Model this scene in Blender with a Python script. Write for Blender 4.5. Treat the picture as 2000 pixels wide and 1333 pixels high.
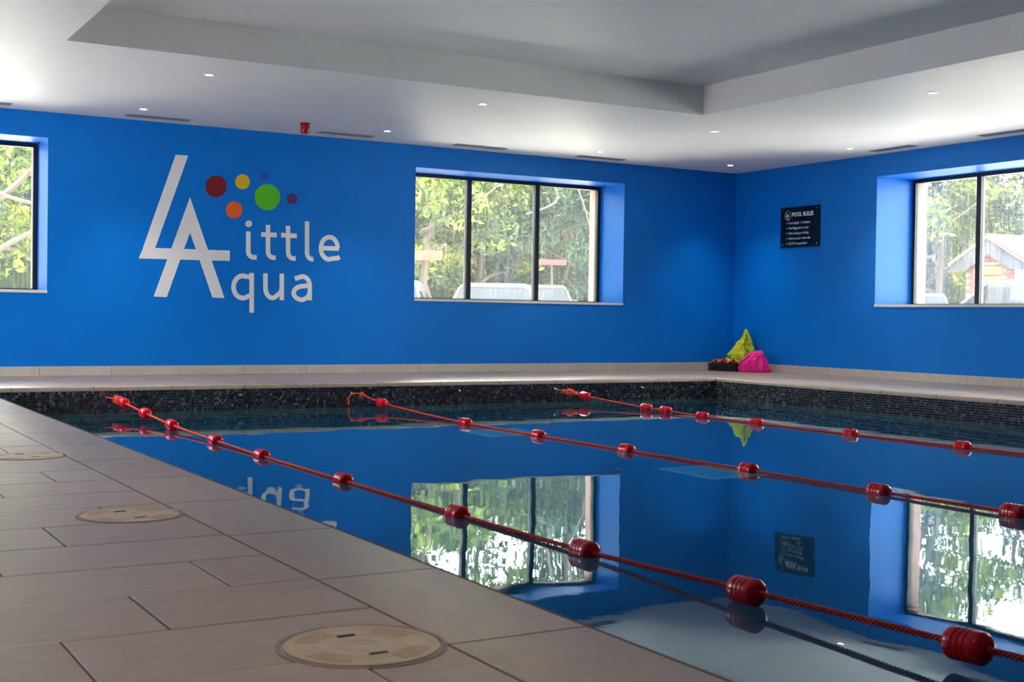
import bpy, math, random
import numpy as np
from mathutils import Vector, Matrix, noise
random.seed(7); np.random.seed(7)
PI = math.pi
sc = bpy.context.scene
for o in list(bpy.data.objects): bpy.data.objects.remove(o)
C = sc.collection

# ------------------------------------------------------------ camera, world, sun, exposure
FPX, YAW, PITCH, ROLL, CH = 2500.22, 0.5297, -0.0185, 0.0148, 0.62
cy, sy, cp, sp = math.cos(YAW), math.sin(YAW), math.cos(PITCH), math.sin(PITCH)
FW = Vector((sy*cp, cy*cp, sp)); RT = Vector((cy, -sy, 0)); UP = RT.cross(FW)
R2 = RT*math.cos(ROLL) + UP*math.sin(ROLL); U2 = -RT*math.sin(ROLL) + UP*math.cos(ROLL)
cd = bpy.data.cameras.new('camera'); cam = bpy.data.objects.new('camera', cd); C.objects.link(cam)
M4 = Matrix((R2, U2, -FW)).transposed().to_4x4(); M4.translation = Vector((0, 0, CH)); cam.matrix_world = M4
cd.sensor_width = 36; cd.lens = FPX/2000*36; cd.clip_start = .05; cd.clip_end = 300
cd.dof.use_dof = True; cd.dof.focus_distance = 9.5; cd.dof.aperture_fstop = 9
sc.camera = cam
sc.view_settings.view_transform = 'Standard'; sc.view_settings.look = 'None'
sc.view_settings.gamma = 1; sc.view_settings.use_curve_mapping = False
sc.view_settings.exposure = 1.02

w = bpy.data.worlds.new('world'); sc.world = w; w.use_nodes = True
bg = w.node_tree.nodes['Background']; bg.inputs[0].default_value = (1, .985, .95, 1); bg.inputs[1].default_value = 10

def light(name, kind, loc, energy, color=(1, 1, 1), rot=None, target=None, size=None):
    d = bpy.data.lights.new(name, kind); d.energy = energy; d.color = color
    o = bpy.data.objects.new(name, d); C.objects.link(o); o.location = loc
    if target is not None: o.rotation_euler = (Vector(target)-Vector(loc)).to_track_quat('-Z', 'Y').to_euler()
    if rot is not None: o.rotation_euler = rot
    if size: d.shape = 'RECTANGLE'; d.size, d.size_y = size
    return o
sun = light('sun', 'SUN', (0, 0, 20), 14, (1, .94, .84), target=(9, 10, 0)); sun.data.angle = .01
XL_W, YF_W = -1.6, -4.0

# ------------------------------------------------------------ material helpers
def mat(name, col=(.5, .5, .5), rough=.5, metal=0, spec=.5, **kw):
    m = bpy.data.materials.new(name); m.use_nodes = True
    b = m.node_tree.nodes['Principled BSDF']
    b.inputs['Base Color'].default_value = (*col, 1); b.inputs['Roughness'].default_value = rough
    b.inputs['Metallic'].default_value = metal; b.inputs['Specular IOR Level'].default_value = spec
    for k, v in kw.items():
        b.inputs[k.replace('_', ' ')].default_value = v
    return m
def nd(m, t, **kw):
    n = m.node_tree.nodes.new(t)
    for k, v in kw.items(): setattr(n, k, v)
    return n
def lk(m, a, b): m.node_tree.links.new(a, b)
def ramp(m, fac, stops):
    r = nd(m, 'ShaderNodeValToRGB'); e = r.color_ramp.elements
    while len(e) < len(stops): e.new(.5)
    for i, (p, c) in enumerate(stops): e[i].position = p; e[i].color = (*c, 1)
    lk(m, fac, r.inputs[0]); return r.outputs[0]
def noisetex(m, scale=5, detail=4, vec=None, sx=(1, 1, 1), rough=.5, coord='Object'):
    tc = nd(m, 'ShaderNodeTexCoord'); mp = nd(m, 'ShaderNodeMapping'); mp.inputs['Scale'].default_value = sx
    lk(m, tc.outputs[coord], mp.inputs[0])
    n = nd(m, 'ShaderNodeTexNoise'); n.inputs['Scale'].default_value = scale; n.inputs['Detail'].default_value = detail
    n.inputs['Roughness'].default_value = rough
    lk(m, mp.outputs[0], n.inputs['Vector']); return n.outputs['Fac'], mp.outputs[0]
def bsdf(m): return m.node_tree.nodes['Principled BSDF']
def bump(m, fac, strength=.1, dist=.01):
    b = nd(m, 'ShaderNodeBump'); b.inputs['Strength'].default_value = strength; b.inputs['Distance'].default_value = dist
    lk(m, fac, b.inputs['Height']); lk(m, b.outputs[0], bsdf(m).inputs['Normal'])
def noisy(name, c1, c2, scale=6, rough=.5, spec=.5, bs=0, bd=.003, sx=(1, 1, 1), detail=5, bscale=None, **kw):
    m = mat(name, c1, rough, spec=spec, **kw)
    f, v = noisetex(m, scale, detail, sx=sx)
    lk(m, ramp(m, f, [(.3, c1), (.7, c2)]), bsdf(m).inputs['Base Color'])
    if bs:
        if bscale: f, _ = noisetex(m, bscale, 3, sx=sx)
        bump(m, f, bs, bd)
    return m

M = {}
M['blue'] = noisy('blue_wall_paint', (.000, .182, .68), (.000, .195, .73), 3, rough=.42, spec=.25, bs=.08, bd=.002, bscale=260)
M['ceil'] = noisy('ceiling_paint', (.84, .84, .84), (.87, .87, .87), 2, rough=.5, spec=.2, bs=.04, bd=.002, bscale=200)
M['white'] = mat('white_paint', (.8, .8, .79), .4)
M['frame'] = mat('dark_grey_frame', (.012, .015, .02), .4)
M['logo'] = mat('white_vinyl', (.82, .82, .84), .5)
M['grout'] = mat('grout', (.12, .095, .075), .9, spec=.2)

def stone(name, c1, c2, rough=.42, obj_rand=True):
    m = mat(name, c1, rough, spec=.95)
    f1, _ = noisetex(m, 7, 8, sx=(1, 3.2, 1), rough=.65, coord='Object')
    f2, _ = noisetex(m, 95, 3, coord='Object')
    oi = nd(m, 'ShaderNodeObjectInfo')
    a = nd(m, 'ShaderNodeMath', operation='MULTIPLY_ADD'); lk(m, oi.outputs['Random'], a.inputs[0]); a.inputs[1].default_value = .16
    lk(m, f1, a.inputs[2])
    b = nd(m, 'ShaderNodeMath', operation='MULTIPLY_ADD'); lk(m, f2, b.inputs[0]); b.inputs[1].default_value = .14; lk(m, a.outputs[0], b.inputs[2])
    lk(m, ramp(m, b.outputs[0], [(.38, c1), (.9, c2)]), bsdf(m).inputs['Base Color'])
    bump(m, f2, .12, .002)
    return m
M['stone'] = stone('beige_stone_tile', (.29, .225, .165), (.41, .33, .25))
M['skirt'] = stone('skirting_stone', (.46, .41, .36), (.60, .55, .49), .5)

def mosaic_mat():
    m = mat('mosaic_tile', (.02, .02, .03), .22, spec=.5)
    at = nd(m, 'ShaderNodeAttribute', attribute_name='shade')
    lk(m, ramp(m, at.outputs['Fac'], [(0, (.006, .009, .014)), (.55, (.018, .024, .032)), (.86, (.05, .055, .066)), (1, (.16, .16, .18))]), bsdf(m).inputs['Base Color'])
    return m
M['mosaic'] = mosaic_mat()
M['mgrout'] = mat('mosaic_grout', (.42, .52, .51), .7)
M['basin'] = noisy('pool_lining', (.003, .13, .27), (.004, .16, .32), 40, rough=.5)
M['rope'] = noisy('red_rope', (.80, .045, .02), (.55, .02, .012), 300, rough=.5)
M['ropeo'] = noisy('orange_red_rope', (.90, .09, .03), (.75, .05, .02), 200, rough=.55)
M['float'] = mat('red_plastic', (.80, .006, .018), .2, spec=.5)
M['steel'] = mat('steel', (.65, .66, .68), .25, 1)
M['cream'] = noisy('cream_plastic', (.46, .36, .245), (.54, .43, .29), 14, rough=.45)
M['cream2'] = noisy('tan_plastic', (.38, .275, .165), (.44, .325, .20), 14, rough=.5)
M['black'] = mat('black_plastic', (.008, .008, .009), .4)
M['slot'] = mat('dark_slot', (.004, .004, .004), .8)
M['teal'] = mat('teal_grate', (.35, .92, .86), .5)
M['ventw'] = mat('vent_metal', (.26, .27, .29), .5)
M['alarm'] = mat('alarm_red', (.42, .006, .01), .3)
M['signb'] = mat('gloss_navy_panel', (.004, .010, .018), .12)
M['signt'] = mat('sign_lettering', (.75, .78, .80), .5)
def emis(name, col, s):
    m = mat(name, col, .5); b = bsdf(m); b.inputs['Emission Color'].default_value = (*col, 1); b.inputs['Emission Strength'].default_value = s; return m
M['lamp'] = emis('lamp_glow', (1, .93, .95), 14)

def glass_mat():
    m = bpy.data.materials.new('rain_streaked_glass'); m.use_nodes = True; nt = m.node_tree; nt.nodes.clear()
    out = nd(m, 'ShaderNodeOutputMaterial'); tr = nd(m, 'ShaderNodeBsdfTransparent'); gl = nd(m, 'ShaderNodeBsdfGlossy')
    gl.inputs['Roughness'].default_value = .0; tr.inputs[0].default_value = (.93, .96, .95, 1)
    lw = nd(m, 'ShaderNodeFresnel'); lw.inputs[0].default_value = 1.45
    mx = nd(m, 'ShaderNodeMixShader'); lk(m, lw.outputs[0], mx.inputs[0]); lk(m, tr.outputs[0], mx.inputs[1]); lk(m, gl.outputs[0], mx.inputs[2])
    df = nd(m, 'ShaderNodeBsdfTranslucent'); df.inputs[0].default_value = (.85, .88, .9, 1)
    f, _ = noisetex(m, 9, 6, sx=(7, 7, .35), rough=.7)
    f2, _ = noisetex(m, 240, 2)
    r1 = nd(m, 'ShaderNodeMapRange'); r1.inputs[1].default_value = .50; r1.inputs[2].default_value = .85; r1.inputs[3].default_value = .012; r1.inputs[4].default_value = .09; lk(m, f, r1.inputs[0])
    r2 = nd(m, 'ShaderNodeMapRange'); r2.inputs[1].default_value = .60; r2.inputs[2].default_value = .72; r2.inputs[3].default_value = 0; r2.inputs[4].default_value = .06; lk(m, f2, r2.inputs[0])
    ad = nd(m, 'ShaderNodeMath', operation='ADD'); lk(m, r1.outputs[0], ad.inputs[0]); lk(m, r2.outputs[0], ad.inputs[1])
    m2 = nd(m, 'ShaderNodeMixShader'); lk(m, ad.outputs[0], m2.inputs[0]); lk(m, mx.outputs[0], m2.inputs[1]); lk(m, df.outputs[0], m2.inputs[2])
    lk(m, m2.outputs[0], out.inputs[0]); return m
M['glass'] = glass_mat()

def water_mat():
    m = bpy.data.materials.new('pool_water'); m.use_nodes = True; nt = m.node_tree; nt.nodes.clear()
    out = nd(m, 'ShaderNodeOutputMaterial'); g = nd(m, 'ShaderNodeBsdfGlass'); g.inputs['IOR'].default_value = 1.55
    g.inputs['Roughness'].default_value = 0; g.inputs[0].default_value = (.78, .95, 1, 1)
    f, _ = noisetex(m, 1.1, 2); f2, _ = noisetex(m, 26, 3, sx=(1, 1, 1))
    a = nd(m, 'ShaderNodeMath', operation='MULTIPLY_ADD'); lk(m, f2, a.inputs[0]); a.inputs[1].default_value = .012; lk(m, f, a.inputs[2])
    b = nd(m, 'ShaderNodeBump'); b.inputs['Strength'].default_value = .5; b.inputs['Distance'].default_value = .007
    lk(m, a.outputs[0], b.inputs['Height']); lk(m, b.outputs[0], g.inputs['Normal']); lk(m, g.outputs[0], out.inputs[0])
    return m
M['water'] = water_mat()

# ------------------------------------------------------------ mesh helpers
class MB:
    def __init__(s): s.v = []; s.f = []
    def box(s, x0, y0, z0, x1, y1, z1):
        n = len(s.v)
        s.v += [(x0, y0, z0), (x1, y0, z0), (x1, y1, z0), (x0, y1, z0), (x0, y0, z1), (x1, y0, z1), (x1, y1, z1), (x0, y1, z1)]
        s.f += [tuple(n+i for i in q) for q in ((3, 2, 1, 0), (4, 5, 6, 7), (0, 1, 5, 4), (1, 2, 6, 5), (2, 3, 7, 6), (3, 0, 4, 7))]
        return s
    def bevbox(s, x0, y0, z0, x1, y1, z1, b):   # box whose top edge is chamfered
        n = len(s.v)
        s.v += [(x0, y0, z0), (x1, y0, z0), (x1, y1, z0), (x0, y1, z0), (x0, y0, z1-b), (x1, y0, z1-b), (x1, y1, z1-b), (x0, y1, z1-b),
                (x0+b, y0+b, z1), (x1-b, y0+b, z1), (x1-b, y1-b, z1), (x0+b, y1-b, z1)]
        s.f += [tuple(n+i for i in q) for q in ((3, 2, 1, 0), (0, 1, 5, 4), (1, 2, 6, 5), (2, 3, 7, 6), (3, 0, 4, 7),
                (4, 5, 9, 8), (5, 6, 10, 9), (6, 7, 11, 10), (7, 4, 8, 11), (8, 9, 10, 11))]
        return s
    def prism(s, pts, fn0, fn1):                # 2D outline swept between two mappings
        n = len(s.v); k = len(pts)
        s.v += [fn0(*p) for p in pts] + [fn1(*p) for p in pts]
        s.f += [tuple(range(n+k-1, n-1, -1)), tuple(range(n+k, n+2*k))]
        s.f += [(n+i, n+(i+1) % k, n+k+(i+1) % k, n+k+i) for i in range(k)]
        return s
    def lathe(s, prof, seg=32, org=(0, 0, 0), axis='z'):
        n = len(s.v); k = len(prof)
        for r, h in prof:
            for j in range(seg):
                a = 2*PI*j/seg; p = (r*math.cos(a), r*math.sin(a), h)
                if axis == 'y': p = (p[0], p[2], p[1])
                if axis == 'x': p = (p[2], p[0], p[1])
                s.v.append((p[0]+org[0], p[1]+org[1], p[2]+org[2]))
        for i in range(k-1):
            for j in range(seg):
                a, b = n+i*seg+j, n+i*seg+(j+1) % seg
                q = (a, b, b+seg, a+seg)
                s.f.append(q if axis != 'y' else q[::-1])
        return s
    def tube(s, pts, r, seg=8, caps=True):
        pts = [Vector(p) for p in pts]; n = len(s.v); k = len(pts)
        rr = r if hasattr(r, '__len__') else [r]*k
        t0 = (pts[1]-pts[0]).normalized(); nn = t0.orthogonal().normalized()
        for i, p in enumerate(pts):
            t = (pts[min(i+1, k-1)]-pts[max(i-1, 0)]).normalized()
            nn = (nn - t*nn.dot(t)).normalized(); bb = t.cross(nn)
            for j in range(seg):
                a = 2*PI*j/seg; s.v.append(tuple(p+(nn*math.cos(a)+bb*math.sin(a))*rr[i]))
        for i in range(k-1):
            for j in range(seg):
                a, b = n+i*seg+j, n+i*seg+(j+1) % seg
                s.f.append((a, b, b+seg, a+seg))
        if caps: s.f += [tuple(n+j for j in range(seg-1, -1, -1)), tuple(n+(k-1)*seg+j for j in range(seg))]
        return s
    def mesh(s, name, m, smooth=False):
        me = bpy.data.meshes.new(name); me.from_pydata(s.v, [], s.f); me.update()
        for x in (m if isinstance(m, (list, tuple)) else [m]): me.materials.append(x)
        if smooth:
            me.shade_smooth()
            if smooth != 'full': me.set_sharp_from_angle(angle=math.radians(40))
        return me
def link(name, me, parent=None, loc=None, rot=None):
    o = bpy.data.objects.new(name, me); C.objects.link(o)
    if parent: o.parent = parent
    if loc is not None: o.location = loc
    if rot is not None: o.rotation_euler = rot
    return o
def obj(name, mb, m, parent=None, smooth=False, loc=None, rot=None):
    return link(name, mb.mesh(name, m, smooth), parent, loc, rot)
def tag(o, label=None, cat=None, group=None, kind=None):
    if label: o['label'] = label
    if cat: o['category'] = cat
    if group: o['group'] = group
    if kind: o['kind'] = kind
    return o
def thing(name, label, cat, loc=(0, 0, 0), rot=(0, 0, 0), group=None):
    return tag(link(name, None, None, loc, rot), label, cat, group)
def struct(o): o['kind'] = 'structure'; return o

# ------------------------------------------------------------ room dimensions
XW, YW, H = 10.676, 12.657, 2.489           # right wall plane, back wall plane, ceiling
PX0, PX1, PY1, PY0 = 1.4386, 8.853, 10.767, -2.2
ZW = -.212
DA, DB = .56, .62
SILL, TOP = .785, 2.248

def wall(name, axis, p0, p1, a0, a1, z0, z1, holes, m):
    """slab between p0 and p1 on `axis`, from a0 to a1 along the other, with rectangular holes (b0,b1,c0,c1)"""
    A = sorted({a0, a1} | {h[0] for h in holes} | {h[1] for h in holes}); Z = sorted({z0, z1} | {h[2] for h in holes} | {h[3] for h in holes})
    solid = {}
    for i in range(len(A)-1):
        for j in range(len(Z)-1):
            ca, cz = (A[i]+A[i+1])/2, (Z[j]+Z[j+1])/2
            solid[i, j] = not any(h[0] < ca < h[1] and h[2] < cz < h[3] for h in holes)
    mb = MB()
    P = (lambda d, a, z: (a, d, z)) if axis == 'y' else (lambda d, a, z: (d, a, z))
    fl = (axis == 'y') == (p1 > p0)
    def q(*v):
        n = len(mb.v); mb.v.extend(v); f = tuple(range(n, n+4)); mb.f.append(f if fl else f[::-1])
    for (i, j), s in solid.items():
        if not s: continue
        x0, x1, y0, y1 = A[i], A[i+1], Z[j], Z[j+1]
        q(P(p0, x0, y0), P(p0, x1, y0), P(p0, x1, y1), P(p0, x0, y1)); q(P(p1, x1, y0), P(p1, x0, y0), P(p1, x0, y1), P(p1, x1, y1))
        if not solid.get((i-1, j)): q(P(p1, x0, y0), P(p0, x0, y0), P(p0, x0, y1), P(p1, x0, y1))
        if not solid.get((i+1, j)): q(P(p0, x1, y0), P(p1, x1, y0), P(p1, x1, y1), P(p0, x1, y1))
        if not solid.get((i, j-1)): q(P(p1, x0, y0), P(p1, x1, y0), P(p0, x1, y0), P(p0, x0, y0))
        if not solid.get((i, j+1)): q(P(p0, x0, y1), P(p0, x1, y1), P(p1, x1, y1), P(p1, x0, y1))
    return struct(obj(name, mb, m))

WL = 2.79
WA = [(6.16, 8.95), (2.315-WL, 2.315)]
WB = [(10.26-WL, 10.26), (6.4-WL, 6.4)]
holesA = [(a, b, SILL, TOP) for a, b in WA]; holesB = [(a, b, SILL+.01, TOP-.005) for a, b in WB]
wall('wall_back', 'y', YW, YW+DA+.02, XL_W-.3, XW, -.05, H+.3, holesA, M['blue'])
wall('wall_right', 'x', XW, XW+DB+.02, YF_W-.3, YW+DA+.02, -.05, H+.3, holesB, M['blue'])
wall('wall_left', 'x', XL_W-.25, XL_W, YF_W-.3, YW, -.05, H+.3, [(y-.8, y+.8, SILL, TOP) for y in (9.4,)], M['blue'])
wall('wall_front', 'y', YF_W-.25, YF_W, XL_W, XW, -.05, H+.3, [], M['blue'])

# brick outer leaf, with bricks told by relief only where they are hidden; its reveal shows beside the panes
def brick_mat(name, c1, c2, mortar, sc_=1):
    m = mat(name, c1, .85, spec=.2)
    tc = nd(m, 'ShaderNodeTexCoord'); n = nd(m, 'ShaderNodeTexNoise'); n.inputs['Scale'].default_value = 9
    lk(m, tc.outputs['Object'], n.inputs['Vector']); lk(m, ramp(m, n.outputs['Fac'], [(.35, c1), (.65, c2)]), bsdf(m).inputs['Base Color'])
    return m
M['outer'] = brick_mat('outer_brick', (.26, .13, .09), (.32, .17, .12), (.6, .55, .5))
wall('trim_1', 'y', YW+DA+.025, YW+DA+.15, XL_W-.3, XW, -.2, H+.5, [(a+.025, b-.025, SILL-.02, TOP-.02) for a, b in WA], M['outer'])
wall('trim_2', 'x', XW+DB+.025, XW+DB+.15, YF_W-.3, YW+DA+.15, -.2, H+.5, [(a+.025, b-.025, SILL-.02, TOP-.02) for a, b in WB], M['outer'])

def window(n, axis, plane, depth, a0, a1, z0, z1):
    root = struct(link('window_%d' % n, None, None, (0, 0, 0)))
    P = (lambda mb, d0, s0, c0, d1, s1, c1: mb.box(s0, d0, c0, s1, d1, c1)) if axis == 'y' else (lambda mb, d0, s0, c0, d1, s1, c1: mb.box(d0, s0, c0, d1, s1, c1))
    d = plane+depth-.055; e = plane+depth+.015; fw, mw = .042, .058
    f = MB(); P(f, d, a0, z0, e, a0+fw, z1); P(f, d, a1-fw, z0, e, a1, z1); P(f, d, a0+fw, z1-.04, e, a1-fw, z1); P(f, d, a0+fw, z0, e, a1-fw, z0+.045)
    obj('frame', f, M['frame'], root)
    t = (a1-a0)/3
    for k in (1, 2):
        mm = MB(); P(mm, d, a0+k*t-mw/2+.015, z0+.045, e, a0+k*t+mw/2+.015, z1-.04); obj('mullion', mm, M['frame'], root)
    ed = [a0+fw, a0+t+.015, a0+2*t+.015, a1-fw]
    for k in range(3):
        g = MB(); P(g, d+.03, ed[k]+(mw/2 if k else 0), z0+.045, d+.036, ed[k+1]-(mw/2 if k < 2 else 0), z1-.04)
        obj('pane', g, M['glass'], root)
    s = MB(); P(s, plane-.012, a0-.0, z0-.0, d, a1+.0, z0+.028)
    tag(obj('window_sill', s, M['white'], root), 'white window board')
    return root
window(1, 'y', YW, DA, *WA[1], SILL, TOP)
window(2, 'y', YW, DA, *WA[0], SILL, TOP)
window(3, 'x', XW, DB, *WB[0], SILL+.01, TOP-.005)
window(4, 'x', XW, DB, *WB[1], SILL+.01, TOP-.005)
def portal(loc, rot, size):
    o = light('sky_portal', 'AREA', loc, 1, rot=rot, size=size); o.data.cycles.is_portal = True
for a, b in WA: portal(((a+b)/2, YW+DA+.2, (SILL+TOP)/2), (-PI/2, 0, 0), (WL, TOP-SILL))
for y in (9.4,): portal((XL_W-.27, y, (SILL+TOP)/2), (0, -PI/2, 0), (TOP-SILL, 1.6))
for a, b in WB: portal((XW+DB+.2, (a+b)/2, (SILL+TOP)/2), (0, PI/2, 0), (TOP-SILL, WL))

# ceiling with its coffer
CX0, CX1, CY1, CY0, CD = 1.803, 7.39, 9.235, -1.2, .262
mb = MB()
X0, X1, Y0, Y1 = XL_W-.02, XW+.02, YF_W-.02, YW+.02
mb.v = [(X0, Y0, H), (X1, Y0, H), (X1, Y1, H), (X0, Y1, H), (CX0, CY0, H), (CX1, CY0, H), (CX1, CY1, H), (CX0, CY1, H),
        (CX0, CY0, H+CD), (CX1, CY0, H+CD), (CX1, CY1, H+CD), (CX0, CY1, H+CD), (X0, Y0, H+.4), (X1, Y0, H+.4), (X1, Y1, H+.4), (X0, Y1, H+.4)]
mb.f = [(0, 4, 5, 1), (1, 5, 6, 2), (2, 6, 7, 3), (3, 7, 4, 0), (4, 8, 9, 5), (5, 9, 10, 6), (6, 10, 11, 7), (7, 11, 8, 4), (8, 11, 10, 9), (12, 13, 14, 15),
        (0, 1, 13, 12), (1, 2, 14, 13), (2, 3, 15, 14), (3, 0, 12, 15)]
struct(obj('ceiling', mb, M['ceil']))

# floor slab round the basin
mb = MB(); G = -.004
mb.box(X0, Y0, -.12, PX0+.012, Y1, G).box(PX0+.012, PY1-.0+.012, -.12, X1, Y1, G).box(PX1+.012, Y0, -.12, X1, PY1+.012, G).box(PX0+.012, Y0, -.12, PX1+.012, PY0-.012, G)
floor = struct(obj('floor', mb, M['grout']))
GR = .0028
far_tiles = MB()
cache = {}
def tile_mesh(nm, lx, ly, h, b, m):
    k = (nm, round(lx, 3), round(ly, 3), m.name)
    if k not in cache: cache[k] = MB().bevbox(-lx/2, -ly/2, -h, lx/2, ly/2, 0, b).mesh(nm, m)
    return cache[k]
def put_tile(x0, y0, x1, y1, near=True):
    x0, x1, y0, y1 = x0+GR, x1-GR, y0+GR, y1-GR
    if x1-x0 < .02 or y1-y0 < .02: return
    z = random.uniform(-.0006, .0006)
    if near: link('tile', tile_mesh('tile', x1-x0, y1-y0, .012, .0012, M['stone']), floor, ((x0+x1)/2, (y0+y1)/2, z))
    else: far_tiles.bevbox(x0, y0, -.012, x1, y1, z, .0012)
JX = 1.119
ROW = .3325; TL = .665
k = -20; ntile = 0
LIDS = [(.972, 2.2), (.969, 3.94), (.972, 5.72), (.972, 7.47)]
while True:
    y0 = 2.15+ROW*k
    if y0 > YW: break
    y1 = min(y0+ROW, YW); k_ = k; k += 1
    if y1 < YF_W: continue
    ph = {0: .483, 1: .69, 2: .92}[k_ % 3]
    x = ph - TL*5
    while x < JX:
        xa, xb = max(x, XL_W), min(x+TL, JX)
        if xb-xa > .03: put_tile(xa, max(y0, YF_W), xb, y1, near=(y1 > 1.6 and xb > .12*y0-.1 and y0 < 10.7))
        x += TL
# coping tiles with a turned-down nose, along the three seen edges
def nose_mesh(L, wd):
    key = ('nose', round(L, 3), round(wd, 3))
    if key in cache: return cache[key]
    prof = [(0, -.034), (.0, -.008), (.0025, -.003), (.008, 0), (wd, 0), (wd, -.012), (.03, -.012), (.03, -.034)]
    me = MB().prism(prof, lambda a, z: (-L/2, a, z), lambda a, z: (L/2, a, z)).mesh('coping_tile', M['stone'], True); cache[key] = me; return me
def coping(a0, a1, wd, loc, rot):
    L = a1-a0-2*GR
    link('coping_tile', nose_mesh(L, wd-GR), floor, loc, (0, 0, rot))
y = 2.134-.665*8
while y < PY1:
    ya, yb = max(y, PY0), min(y+.665, PY1)
    if yb-ya > .05:
        coping(ya, yb, PX0-JX, (PX0, (ya+yb)/2, 0), PI/2)
    y += .665
CW = .32
x = 4.257-.638*5
while x < PX1:
    xa, xb = max(x, PX0), min(x+.638, PX1)
    if xb-xa > .03: coping(xa, xb, CW, ((xa+xb)/2, PY1, 0), 0)
    x += .638
y = 10.318+.638
while y > PY0:
    ya, yb = max(y-.638, PY0), min(y, PY1)
    if yb-ya > .03: coping(ya, yb, CW, (PX1, (ya+yb)/2, 0), -PI/2)
    y -= .638
# deck beyond the back coping and beside the right coping
yy = PY1+CW; r = 0
while yy < YW-.01:
    y1 = min(yy+ROW, YW); x = -2.0+(r % 3)*.22
    while x < XW:
        xa, xb = max(x, JX), min(x+TL, XW)
        if xb > xa+.03: put_tile(xa, yy, xb, y1)
        x += TL
    yy = y1; r += 1
for (xa, xb) in ((JX, PX0),):
    put_tile(xa, PY1, xb, PY1+CW)
put_tile(PX1, PY1, PX1+CW, PY1+CW)
xx = PX1+CW; r = 0
yy = PY1+CW
while yy > YF_W:
    ya = max(yy-ROW, YF_W); x = xx-.665+(r % 3)*.22; r += 1
    while x < XW:
        xa, xb = max(x, xx), min(x+TL, XW)
        if xb > xa+.03: put_tile(xa, ya, xb, yy, near=yy > 4.4)
        x += TL
    yy = ya
tag(obj('distant_tiles', far_tiles, M['stone'], floor), kind='stuff')

# skirting tiles
def skirting(name, axis, plane, side, joints, lo, hi):
    root = struct(link(name, None)); js = sorted([lo]+[j for j in joints if lo+.02 < j < hi-.02]+[hi])
    for a, b in zip(js, js[1:]):
        L = b-a-.004; t = .011
        key = ('sk', round(L, 3), axis, side)
        if key not in cache:
            m_ = MB().box(-L/2, 0, .001, L/2, side*t, .091) if axis == 'y' else MB().box(0, -L/2, .001, side*t, L/2, .091)
            cache[key] = m_.mesh('skirting_tile', M['skirt'])
        link('skirting_tile', cache[key], root, ((a+b)/2, plane, 0) if axis == 'y' else (plane, (a+b)/2, 0))
skirting('baseboard_back', 'y', YW-.0005, -1, [2.253+.665*k for k in range(-6, 14)], XL_W, XW-.012)
skirting('baseboard_right', 'x', XW-.0005, -1, [11.59-.655*k for k in range(-2, 26)], YF_W, YW)

# ------------------------------------------------------------ pool basin
mb = MB(); ZB = ZW-1.1; t = .15; gx = .012
mb.box(PX0-t, PY0-t, ZB-t, PX1+t, PY1+t, ZB)
mb.box(PX0-t, PY0-t, ZB, PX0+.010, PY1+t, -.036).box(PX1-.0+.008, PY0-t, ZB, PX1+t, PY1+t, -.036)
mb.box(PX0, PY1+.008, ZB, PX1+.01, PY1+t, -.036).box(PX0, PY0-t, ZB, PX1+.01, PY0, -.036)
basin = struct(obj('trim_3', mb, M['basin']))
mb = MB(); mb.box(PX0+.011, PY1+.0062, ZB+.001, PX1+.007, PY1+.0075, -.0345).box(PX1+.0062, PY0, ZB+.001, PX1+.0075, PY1+.006, -.0345).box(PX0+.0105, PY0, ZB+.001, PX0+.0115, PY1, -.0345)
obj('grout_bed', mb, M['mgrout'], basin)
def mosaic(name, axis, plane, side, lo, hi, rows=12, P=.0218):
    n = int((hi-lo)/P); g = .0015; V = []; F = []; S = []
    for r in range(rows):
        z1 = -.037-r*P; z0 = z1-P
        for c in range(n):
            a0 = lo+c*P; a1 = a0+P; h = .0052+random.uniform(0, .0008); tl = random.uniform(-.0004, .0004)
            k = len(V); q = [(a0+g, z0+g, 0), (a1-g, z0+g, 0), (a1-g, z1-g, 0), (a0+g, z1-g, 0), (a0+g, z0+g, h+tl), (a1-g, z0+g, h-tl), (a1-g, z1-g, h-tl), (a0+g, z1-g, h+tl)]
            for a, z, d in q: V.append((a, plane+side*d, z) if axis == 'y' else (plane+side*d, a, z))
            fl = (axis == 'y') == (side < 0)
            for f in ((4, 5, 6, 7), (0, 1, 5, 4), (1, 2, 6, 5), (2, 3, 7, 6), (3, 0, 4, 7)):
                f = tuple(k+i for i in f); F.append(f if fl else f[::-1]); S.append(0)
            s = random.random(); S[-5:] = [s]*5
    me = bpy.data.meshes.new(name); me.from_pydata(V, [], F); me.materials.append(M['mosaic'])
    at = me.attributes.new('shade', 'FLOAT', 'FACE'); at.data.foreach_set('value', S)
    tag(link(name, me, basin), kind='stuff')
mosaic('mosaic_tiles', 'y', PY1+.006, -1, PX0+.012, PX1+.022)
mosaic('mosaic_tiles', 'x', PX1+.006, -1, 3.0, PY1+.020)
# eye bolts in the back pool wall
eb = MB().lathe([(.0, 0), (.012, 0), (.012, -.004), (.0045, -.006), (.0045, -.022)], 14, axis='y')
ring = [(math.cos(a)*.011, -.032+math.sin(a)*.011, 0) for a in [2*PI*i/16 for i in range(17)]]
eb.tube(ring, .0032, 6, False); ebm = eb.mesh('eye_bolt', M['steel'], True)
for x in (2.44, 3.569, 4.615, 5.719, 6.803, 7.87): link('eye_bolt', ebm, basin, (x, PY1, -.088))

wt = MB(); wt.v = [(PX0+.0112, PY0, ZW), (PX1+.006, PY0, ZW), (PX1+.006, PY1+.006, ZW), (PX0+.0112, PY1+.006, ZW)]; wt.f = [(0, 1, 2, 3)]
tag(obj('pool_water', wt, M['water']), 'still clear blue pool water mirroring the walls and windows', 'water', kind='stuff')

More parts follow.
